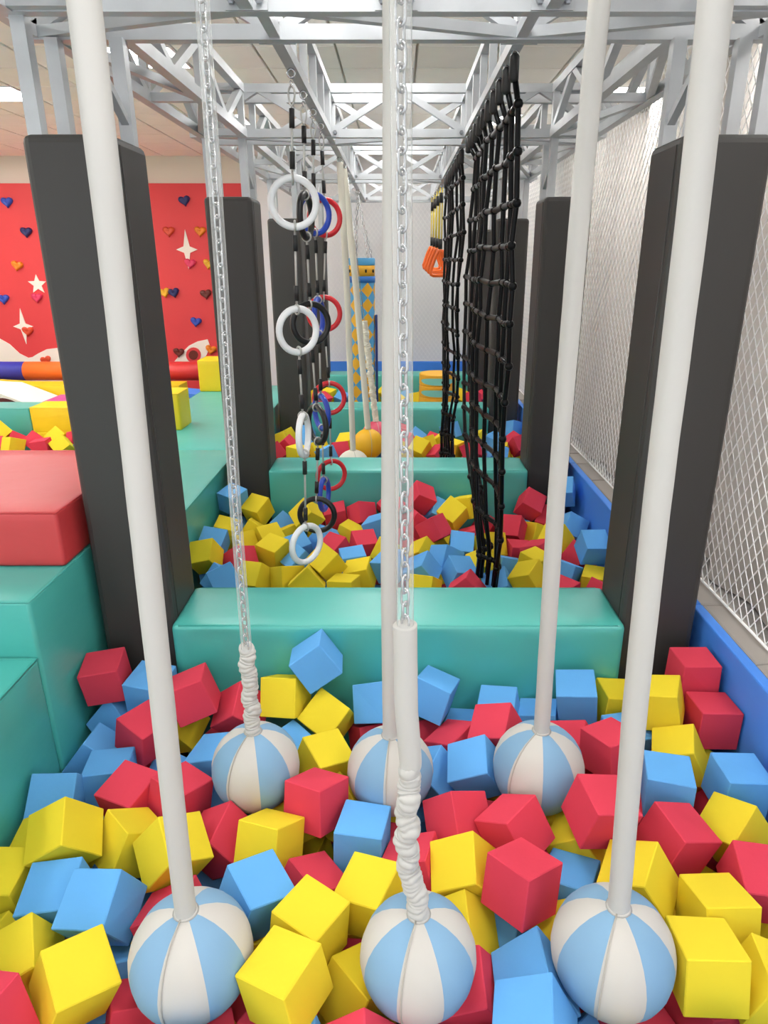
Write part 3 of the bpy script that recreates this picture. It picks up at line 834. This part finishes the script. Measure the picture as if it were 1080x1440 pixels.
swing('striped ball hung on a chain ending in a short gathered sleeve', YF, (360, 1077), 121, [(284, 0), (312, 400), (330, 700), (347, 915), (351, 960), (355, 1020)], -0.5, (4, 0.0265, 0.999), 4)
swing('striped ball hung in a smooth sleeve, half hidden behind the gathered sleeve', YF, (549, 1082), 120, [(553, 0), (551, 400), (547, 800), (546, 1015)], -0.15, 'sleeve', 5)
swing('striped ball hung in a smooth sleeve before the blue cubes at the beam', YF, (757, 1078), 126, [(843, 0), (815, 300), (782, 700), (762, 1010)], -0.9, 'sleeve', 6)

# plain balls over the pit behind the second beam
def plain_swing(label, Y, X, c, R, material, rope_r, gathered, seed, colr='canvas_cream'):
    t = thing('ball_swing', label, 'ball swing', (c.x, c.y, c.z - R), 'plain ball swings')
    ball_parts(t, c, R, 0.2, (material, material), seam=True)
    neck = c + Vector((0, 0, R * 0.95))
    top = Vector((X, Y, ZTOP))
    if gathered:
        mid = top.lerp(neck, 0.56)
        tube('thin_chain', [top, mid], 0.004, 'zinc', t, 6)
        sleeve('rope_sleeve', t, [mid, neck], rope_r, colr, scr=0.98, n=12, seed=seed)
    else:
        sleeve('rope_sleeve', t, [top, top.lerp(neck, 0.4) + Vector((0.012, 0, 0)), neck], rope_r, colr, seed=seed)
    shackle(t, X, Y)
    BALLS.append((c, R))
plain_swing('cream ball on a straight cream sleeve behind the second teal beam', 6.0, -XR, at(497, 655, Y=6.05), 0.15, 'canvas_cream', 0.026, False, 7)
plain_swing('yellow ball on a cream sleeve behind the second teal beam', 6.4, -XR, at(518, 624, Y=6.45), 0.147, 'ball_yellow', 0.028, False, 8)
plain_swing('pink ball on a gathered cream sleeve before the third teal beam', 6.85, -XR, at(529, 612, Y=6.9), 0.147, 'ball_pink', 0.030, True, 9)

# ------------------------------------------------------------------ settle the cubes: push overlapping ones apart
# buried layer: starts under the visible cubes and settles together with them
buried = []
def fill(x0_, x1_, y0_, y1_, z, st, pit):
    nxx = int((x1_ - x0_) / st); nyy = int((y1_ - y0_) / st)
    for i in range(nxx):
        for j in range(nyy):
            p = (lerp(x0_, x1_, (i + .5) / nxx) + random.uniform(-.02, .02), lerp(y0_, y1_, (j + .5) / nyy) + random.uniform(-.02, .02), z + random.uniform(-.03, .02))
            R = Matrix.Rotation(random.uniform(-.4, .4), 3, 'Z') @ Matrix.Rotation(random.gauss(0, .12), 3, 'X') @ Matrix.Rotation(random.gauss(0, .12), 3, 'Y')
            buried.append(dict(c='RBY'[random.randrange(3)], p=np.array(p), Q=np.array([list(r) for r in R]), pit=pit))
for pit_, (a, b) in enumerate(((0.6, 2.62), (3.06, 5.02), (5.46, 7.42), (7.88, 9.82))):
    fill(-1.36, 1.36, a, b, 0.17 if pit_ < 2 else 0.10, 0.21, pit_)
    if pit_ > 1: fill(-1.36, 1.36, a, b, 0.32, 0.21, pit_)
fill(-5.6, -2.5, 4.4, 7.4, 0.10, 0.21, 4)
fill(-5.6, -2.5, 4.4, 7.4, 0.32, 0.21, 4)
DRUM = (0.53, 9.3)
def relax(cubes, ntop, iters=260):
    n = len(cubes)
    P = np.array([c['p'] for c in cubes]); P0 = P.copy()
    Q = np.array([c['Q'] for c in cubes])
    pit = np.array([c['pit'] for c in cubes])
    top = np.arange(n) < ntop
    ext = np.abs(Q).sum(axis=2) * SZ / 2
    lo = np.zeros((n, 3)); hi = np.zeros((n, 3))
    YB = {0: (0.55, 2.65), 1: (3.047, 5.05), 2: (5.447, 7.45), 3: (7.847, 9.85), 4: (3.6, 7.44)}
    for i in range(n):
        a, b = YB[pit[i]]
        xa, xb = (-1.37, 1.37) if pit[i] != 4 else (-6.5, -2.48)
        lo[i] = (xa, a, 0.0); hi[i] = (xb, b, 2.0 if top[i] else (0.40 if pit[i] < 2 else 0.44))
    h = SZ / 2 * 0.995
    iu, ju = np.triu_indices(n, 1)
    same = pit[iu] == pit[ju]
    iu, ju = iu[same], ju[same]
    best = None
    for it in range(iters):
        if it % 8 == 0:
            k = ((P[ju] - P[iu]) ** 2).sum(1) < (SZ * 2.0) ** 2
            ci, cj = iu[k], ju[k]
        D = P[cj] - P[ci]
        k = (D ** 2).sum(1) < (SZ * 1.74) ** 2
        I, J, d = ci[k], cj[k], D[k]
        A = Q[I]; B = Q[J]
        AB = [A[:, :, a] for a in range(3)] + [B[:, :, b] for b in range(3)]
        axes = AB + [np.cross(A[:, :, a], B[:, :, b]) for a in range(3) for b in range(3)]
        best = np.full(len(I), 1e9); bax = np.zeros((len(I), 3))
        for w, ax in enumerate(axes):
            nn = np.linalg.norm(ax, axis=1)
            ok = nn > 1e-3
            u = ax / np.where(ok, nn, 1)[:, None]
            ra = h * np.abs(np.einsum('pij,pi->pj', A, u)).sum(1)
            rb = h * np.abs(np.einsum('pij,pi->pj', B, u)).sum(1)
            dd = (d * u).sum(1)
            ov = np.where(ok, ra + rb - np.abs(dd), 1e9)
            m_ = ov < best - (1e-5 if w > 5 else 0)
            best = np.where(m_, ov, best)
            bax = np.where(m_[:, None], u * np.where(dd >= 0, 1, -1)[:, None], bax)
        hit = best > 2e-4
        I, J = I[hit], J[hit]
        mv = bax[hit] * (best[hit] * 0.9)[:, None]
        wi = np.where(top[I], 0.12, 1.0); wj = np.where(top[J], 0.12, 1.0)
        dP = np.zeros_like(P); cnt = np.ones(n)
        np.add.at(dP, J, mv * (wj / (wi + wj))[:, None]); np.add.at(dP, I, -mv * (wi / (wi + wj))[:, None])
        np.add.at(cnt, J, .3); np.add.at(cnt, I, .3)
        P += dP / cnt[:, None]
        for c, R in BALLS:
            cc = np.array(c)
            loc = np.einsum('nij,ni->nj', Q, cc - P)
            cl = np.clip(loc, -h, h)
            df = loc - cl
            dist = np.linalg.norm(df, axis=1)
            for i in np.where(dist < R + 0.002)[0]:
                w = Q[i] @ (df[i] / dist[i]) if dist[i] > 1e-6 else np.array([0, 0, 1.0])
                P[i] -= w * (R + 0.002 - dist[i]) * 0.6
        # the drum stands on the buried layer; visible cubes lie round it
        rr = P[:, :2] - np.array(DRUM); dr = np.linalg.norm(rr, axis=1)
        near = (pit == 3) & (dr < 0.245 + SZ * 0.62)
        for i in np.where(near)[0]:
            if top[i]: P[i, :2] = np.array(DRUM) + rr[i] / max(dr[i], 1e-3) * (0.245 + SZ * 0.62)
            else: P[i, 2] = min(P[i, 2], 0.36 - ext[i, 2]) if P[i, 2] > 0.2 else P[i, 2]
        if it < iters * 0.55: P[top] += (P0[top] - P[top]) * 0.03
        P[~top & ((pit < 2) | (P[:, 2] < 0.2)), 2] -= 0.0006
        P = np.minimum(np.maximum(P, lo + ext), hi - ext)
    for i, c in enumerate(cubes): c['p'] = P[i]
relax(cubes + buried, len(cubes))
LAND = {0: [((-0.56, 1.33), 'by the front ball nearest the steps'), ((0.05, 1.33), 'by the front ball with gathered sleeve'),
            ((0.58, 1.33), 'by the front ball nearest the board'), ((-0.53, 2.06), 'by the ball with short gathered sleeve'),
            ((-0.03, 2.06), 'by the half hidden striped ball'), ((0.52, 2.06), 'by the rear ball nearest the board')],
        1: [((-0.47, 3.5), 'under the white ring string'), ((-0.46, 4.5), 'under the red ring string'), ((0.55, 4.0), 'under the large black net'), ((0.05, 3.3), 'behind the middle of the first beam'), ((0.05, 4.7), 'before the middle of the second beam')],
        2: [((-0.35, 6.3), 'by the yellow ball'), ((0.45, 6.4), 'under the small black net')],
        3: [((-0.43, 8.5), 'by the checked hanging bag'), ((0.53, 9.3), 'by the yellow disc drum')], 4: [((-4, 5.5), 'in the pit behind the red step')]}
cname = {'R': 'red', 'B': 'blue', 'Y': 'yellow'}
cnt = {'R': 0, 'B': 0, 'Y': 0}
special = {9: 'blue foam cube poised on one corner against the first teal beam', 73: 'red foam cube on top of the stack by the blue side board',
           74: 'red foam cube under the topmost red cube by the blue side board'}
PP = np.array([c['p'] for c in cubes])
def where(c):
    x, y, z = c['p']; pit = c['pit']
    if pit == 0:
        if y > 2.42: return 'at the foot of the first teal beam'
        if x < -1.08: return 'against the teal steps'
        if x > 1.08: return 'against the blue board by the balls'
    if pit == 1:
        if x < -1.08: return 'against the teal walkway by the rings'
        if x > 1.08: return 'against the blue board by the net'
    if pit in (2, 3):
        if x < -0.85: return 'in the walkway corner of %s pit' % ('yellow-ball' if pit == 2 else 'checked-bag')
        if x > 0.85: return 'in the board corner of %s pit' % ('yellow-ball' if pit == 2 else 'checked-bag')
    return min(LAND[pit], key=lambda l: (l[0][0] - x) ** 2 + (l[0][1] - y) ** 2)[1]
for i, c in enumerate(cubes):
    cnt[c['c']] += 1
    o = bpy.data.objects.new('foam_cube', CM[c['c']][cnt[c['c']] % 4])
    C.objects.link(o)
    M = Matrix([list(r) for r in c['Q']]).to_4x4()
    M.translation = Vector(c['p'])
    o.matrix_basis = M
    col = cname[c['c']]
    up = np.abs(c['Q'][2]).max()
    pose = 'flat' if up > 0.95 else ('tilted' if up > 0.8 else 'tipped')
    d = np.linalg.norm(PP - c['p'], axis=1); d[i] = 9
    nb = cname[cubes[int(d.argmin())]['c']]
    tag(o, special.get(i, '%s %s foam cube %s, touching a %s one' % (pose, col, where(c), nb)), 'foam cube', 'foam cubes of the pits')
# the buried layer, past the count of single cubes, is one object
V = []; F = []; MI = []
cv, cf = box_vf((-SZ / 2,) * 3, (SZ / 2,) * 3, 0.003, 1)
for c in buried:
    M = Matrix([list(r) for r in c['Q']]).to_4x4(); M.translation = Vector(c['p'])
    k = len(V)
    V += [M @ q for q in cv]; F += [[a + k for a in f] for f in cf]; MI += ['RBY'.index(c['c'])] * len(cf)
o = obj('foam_cube_fill', V, F, ['foam_red', 'foam_blue', 'foam_yellow'])
o.data.polygons.foreach_set('material_index', MI)
o['kind'] = 'stuff'
tag(o, 'mixed red, blue and yellow foam cubes buried under the upper layer of the pits', 'foam cubes')

# ------------------------------------------------------------------ gym rings on cables
def ring_chain(label, Y, col, rings):
    top = Vector((-XR, Y, ZL - 0.03))
    t = thing('ring_chain', label, 'gym rings', (-XR, Y, 0.55), 'ring chains under the ladder rail')
    v, f = torus_vf(0.016, 0.005, 16, 6, (top.x, top.y, top.z - 0.012), 0.3)
    obj('eye_bolt', v, f, 'zinc', t, smooth=True)
    prev = top - Vector((0, 0, 0.03))
    first = True
    R0, r0 = 0.102, 0.0165
    for (u, v_, yaw) in rings:
        c = at(u, v_, Y=Y)
        c.x = max(min(c.x, -0.40), -0.53)
        v, f = torus_vf(R0, r0, 40, 12, c, math.radians(yaw))
        prev_ring = None if first else rg
        rg = obj('ring', v, f, col, t, smooth=True)
        end = c + Vector((0, 0, R0 + 0.0))
        L = (prev - end).length
        d = (end - prev).normalized()
        if first:
            v, f = torus_vf(0.011, 0.003, 12, 6, prev + d * 0.02, 1.2); obj('link', v, f, 'zinc', t, smooth=True)
            # thimble eye
            e0 = prev + d * 0.03
            path = [e0 + d * (0.075 * (1 - math.cos(a)) / 2) + Vector((0.016 * math.sin(a) * (1 - 0.35 * (1 - math.cos(a)) / 2), 0, 0)) for a in [2 * PI * i / 16 for i in range(16)]]
            v, f = tube_vf(path, 0.0045, 6, False, True); obj('thimble', v, f, 'cable_grey', t, smooth=True)
            a0 = e0 + d * 0.075
            tube('cable', [a0, end], 0.0055, 'cable_grey', t, 8)
            tube('ferrule', [a0 + d * 0.01, a0 + d * 0.085], 0.012, 'rubber_black', t, 10)
        else:
            tube('cable', [prev, end], 0.0055, 'cable_grey', t, 8)
            tube('ferrule', [prev + d * 0.035, prev + d * min(0.105, L * 0.4)], 0.012, 'rubber_black', t, 10)
            v, f = torus_vf(0.022, 0.005, 16, 6, prev + Vector((0, 0, 0.004)), math.radians(yaw_prev + 90)); obj('cable_loop', v, f, 'cable_grey', prev_ring, smooth=True)
        tube('ferrule', [end - d * min(0.105, L * 0.4), end - d * 0.035], 0.012, 'rubber_black', t, 10)
        v, f = torus_vf(0.022, 0.005, 16, 6, end - Vector((0, 0, 0.004)), math.radians(yaw + 90)); obj('cable_loop', v, f, 'cable_grey', rg, smooth=True)
        prev = c - Vector((0, 0, R0)); yaw_prev = yaw
        first = False
ring_chain('string of four white gym rings on steel cable', 3.4, 'ring_white', [(413, 285, 12), (419, 465, 38), (427, 612, 84), (431, 765, 50)])
ring_chain('string of four black gym rings on steel cable', 3.8, 'ring_black', [(430, 304, 80), (437, 455, 30), (446, 597, -55), (446, 724, 0)])
ring_chain('string of four blue gym rings on steel cable', 4.2, 'ring_blue', [(442, 301, 42), (448, 446, 82), (452, 580, -60), (456, 695, 80)])
ring_chain('string of four red gym rings on steel cable', 4.6, 'ring_red', [(457, 306, 30), (456, 441, 12), (463, 560, 15), (466, 668, 28)])

# ------------------------------------------------------------------ black climbing nets
kv, kf = lathe_vf([(0.004, -0.024), (0.016, -0.019), (0.021, -0.008), (0.019, 0.0), (0.021, 0.008), (0.016, 0.019), (0.004, 0.024)], 10)
KNOT = mesh('knot', kv, kf, 'rope_black', True)
def rope_net(label, near, far, ncol, x_rail, ya, yb, bulge, rr, seed, foot):
    """near / far: lists of points down the two outer ropes"""
    t = thing('climbing_net', label, 'rope net', (x_rail, (ya + yb) / 2, foot), 'black climbing nets')
    nr = len(near)
    rnd = random.Random(seed)
    G = []
    for i in range(ncol):
        s = i / (ncol - 1)
        col = []
        for j in range(nr):
            p = near[j].lerp(far[j], s)
            g = j / (nr - 1)
            p = p + Vector((bulge * math.sin(PI * s) * (0.3 + g) * math.sin(2.5 * PI * s + 0.8) + rnd.uniform(-.008, .008), rnd.uniform(-.012, .012), rnd.uniform(-.008, .008)))
            col.append(p)
        G.append(col)
    for i in range(ncol):
        s = i / (ncol - 1)
        top = Vector((x_rail, lerp(ya, yb, s), ZL - 0.03))
        tube('rope', [top - Vector((0, 0, 0.06))] + G[i] + [Vector((G[i][-1].x - 0.01, G[i][-1].y, foot))], rr, 'rope_black', t, 7)
        v, f = lathe_vf([(0.012, -0.10), (0.020, -0.09), (0.020, -0.01), (0.012, 0.0)], 8, top)
        obj('clamp', v, f, 'rubber_black', t, smooth=True)
        v, f = torus_vf(0.015, 0.005, 12, 6, top + Vector((0, 0, -0.004)), 0.5)
        obj('shackle', v, f, 'zinc', t, smooth=True)
    for j in range(nr):
        rung = tube('rung', [G[i][j] for i in range(ncol)], rr * 1.15, 'rope_black', t, 7)
        for i in range(ncol):
            q = G[i][j]
            d = (G[min(i + 1, ncol - 1)][j] - G[max(i - 1, 0)][j]).normalized()
            sc = 0.98 if i == 0 else 1.0
            R = d.to_track_quat('Z', 'Y').to_matrix().to_4x4()
            link('knot', KNOT, rung, Matrix.Translation(q) @ R @ Matrix.Scale(sc, 4))
nv = [147, 213, 283, 345, 402, 458, 512, 566, 615, 663, 710, 757, 800]
nu = [731, 729, 726, 722, 719, 715, 713, 710, 708, 707, 706, 704, 697]
nY = [3.15, 3.15, 3.15, 3.17, 3.2, 3.22, 3.25, 3.3, 3.35, 3.42, 3.5, 3.6, 3.75]
fv = [224, 267, 309, 352, 390, 428, 465, 502, 537, 571, 612, 670, 760]
fu = [668, 665, 662, 660, 657, 655, 654, 653, 653, 653, 655, 662, 680]
fY = [5.0, 5.0, 5.0, 5.0, 5.0, 5.0, 5.0, 5.0, 4.95, 4.85, 4.7, 4.4, 4.0]
rope_net('large black rope net hanging beside the ring chains', [at(u, v, Y=y) for u, v, y in zip(nu, nv, nY)], [at(u, v, Y=y) for u, v, y in zip(fu, fv, fY)], 10, XR, 3.15, 5.02, 0.05, 0.0128, 1, 0.43)
nz = [lerp(2.90, 0.62, i / 12) for i in range(13)]
rope_net('smaller black rope net hanging beyond the second teal beam', [Vector((lerp(0.47, 0.50, i / 12) + 0.02 * math.sin(i), 5.55 + 0.004 * i * i, z)) for i, z in enumerate(nz)],
         [Vector((lerp(0.46, 0.44, i / 12), 7.25 - 0.006 * i * i, z)) for i, z in enumerate(nz)], 8, XR, 5.55, 7.25, 0.05, 0.012, 2, 0.48)

# ------------------------------------------------------------------ orange handles, checked bag, drum
for k in range(4):
    y = 8.0 + k * 0.4
    hgt = 2.30 + 0.02 * k
    t = thing('trapeze_handle', 'orange triangular handle on a yellow rope beside the small black net', 'handle', (XR - 0.01 * k, y, hgt - 0.12), 'orange handles on yellow ropes')
    x = XR - 0.012 * k
    v, f = torus_vf(0.014, 0.004, 12, 6, (x, y, ZL - 0.035), 0.3); obj('eye_bolt', v, f, 'zinc', t, smooth=True)
    for dx in (-0.012, 0.012):
        tube('rope', [(x + dx, y, ZL - 0.05), (x + dx, y, hgt + 0.13)], 0.0065, 'rope_yellow', t, 6)
    for za in (ZL - 0.20, hgt + 0.15):
        tube('ferrule', [(x, y, za), (x, y, za + 0.10)], 0.022, 'rubber_black', t, 10)
    w, h2 = 0.105, 0.13
    base = [(0.022, h2), (0.055, 0.06), (w, -0.08), (w * 0.9, -0.115), (w * 0.7, -0.125), (-w * 0.7, -0.125), (-w * 0.9, -0.115), (-w, -0.08), (-0.055, 0.06), (-0.022, h2)]
    tube('grip', [(x + a, y, hgt + b) for a, b in base], 0.019, 'orange_plastic', t, 10, closed=True)
def bag():
    X, Y = -0.43, 8.55
    r = 0.155; zb, zt = 0.52, 2.36
    t = thing('hanging_bag', 'tall round bag with blue and yellow diamonds hung on chains', 'hanging bag', (X + 0.02, Y, zb))
    lean = lambda z: X + (zt - z) * -0.01
    n = 12
    dz = r * 2 * PI / n * 1.05
    z1 = zt - 0.27
    rows = int((z1 - zb) / dz)
    V = []; F = []; MI = []
    idx = {}
    def vert(i, j):
        key = (i % n, j)
        if key not in idx:
            z = z1 - dz * j
            if z < zb: z = zb
            a = 2 * PI * (i % n) / n
            idx[key] = len(V)
            V.append((lean(z) + r * math.cos(a), Y + r * math.sin(a), z))
        return idx[key]
    for i in range(n):
        for j in range(-1, rows):
            if (i + j) % 2 == 0:
                q = [vert(i, max(j, 0)), vert(i + 1, j + 1), vert(i, j + 2), vert(i - 1, j + 1)]
                F.append(q); MI.append((i // 1) % 2)
    o = obj('checked_cover', V, F, ['bag_yellow', 'bag_blue'], t, smooth=True)
    o.data.polygons.foreach_set('material_index', MI)
    v, f = lathe_vf([(0.02, 0), (r * 0.90, 0.0), (r * 0.92, 0.02), (r * 0.92, z1 - zb)], 24, (lean(1.4), Y, zb)); obj('core', v, f, 'bag_yellow', t, smooth=True)
    v, f = lathe_vf([(r * 1.03, 0), (r * 1.03, 0.07)], 24, (lean(z1), Y, z1 - 0.0)); obj('band', v, f, 'band_blue', t, smooth=True)
    v, f = lathe_vf([(r * 1.0, 0), (r * 1.0, 0.12)], 24, (lean(z1), Y, z1 + 0.07)); obj('upper_cover', v, f, 'bag_yellow', t, smooth=True)
    v, f = lathe_vf([(r * 1.0, 0), (r * 1.02, 0.01), (r * 1.02, 0.075), (r * 0.9, 0.082), (0.02, 0.083)], 24, (lean(zt), Y, zt - 0.08)); lid = obj('lid', v, f, 'bag_blue', t, smooth=True)
    for a in (-2.6, -1.9, -1.2, -0.5):
        tube('slot', [(lean(2.2) + r * 1.005 * math.cos(a), Y + r * 1.005 * math.sin(a), 2.20), (lean(2.2) + r * 1.005 * math.cos(a), Y + r * 1.005 * math.sin(a), 2.235)], 0.012, 'rubber_black', t, 8)
    tops = Vector((-XR, Y, ZTOP))
    sm = link_me(0.016, 0.010, 0.0035)
    for a in (-2.4, -1.0, 0.6, 2.1):
        p = Vector((lean(zt) + r * 0.9 * math.cos(a), Y + r * 0.9 * math.sin(a), zt))
        chain(lid, [tops + Vector((0, 0, -.02)), p], sm, 0.05)
    shackle(t, tops.x, tops.y)
    box('strap', (lean(1.3) + r + 0.005, Y - 0.03, 0.62), (lean(1.3) + r + 0.035, Y + 0.03, 1.72), 'navy', t, 0.006)
bag()
t = thing('foam_drum', 'yellow foam drum of stacked discs with pale teal ovals before the last beam', 'drum', (0.53, 9.3, 0.36))
for k in range(3):
    z = 0.45 + k * 0.155
    zf = -0.09 if k == 0 else 0.0
    v, f = lathe_vf([(0.02, zf), (0.235, zf), (0.245, zf + 0.01), (0.245, 0.145), (0.235, 0.155)], 32, (0.53, 9.3, z)); obj('disc', v, f, 'bag_yellow', t, smooth=False)
    V = []; F = []
    for a_ in range(21):
        ph = lerp(-1.05, 1.05, a_ / 20) - PI / 2 - 0.05
        hh = 0.046 * math.sqrt(max(0.02, 1 - ((a_ - 10) / 10) ** 2))
        for zz in (-hh, hh):
            V.append((0.53 + 0.2475 * math.cos(ph), 9.3 + 0.2475 * math.sin(ph), z + 0.068 + zz))
    for a_ in range(20): F.append([2 * a_, 2 * a_ + 2, 2 * a_ + 3, 2 * a_ + 1])
    obj('oval_patch', V, F, 'drum_teal', t, smooth=True)
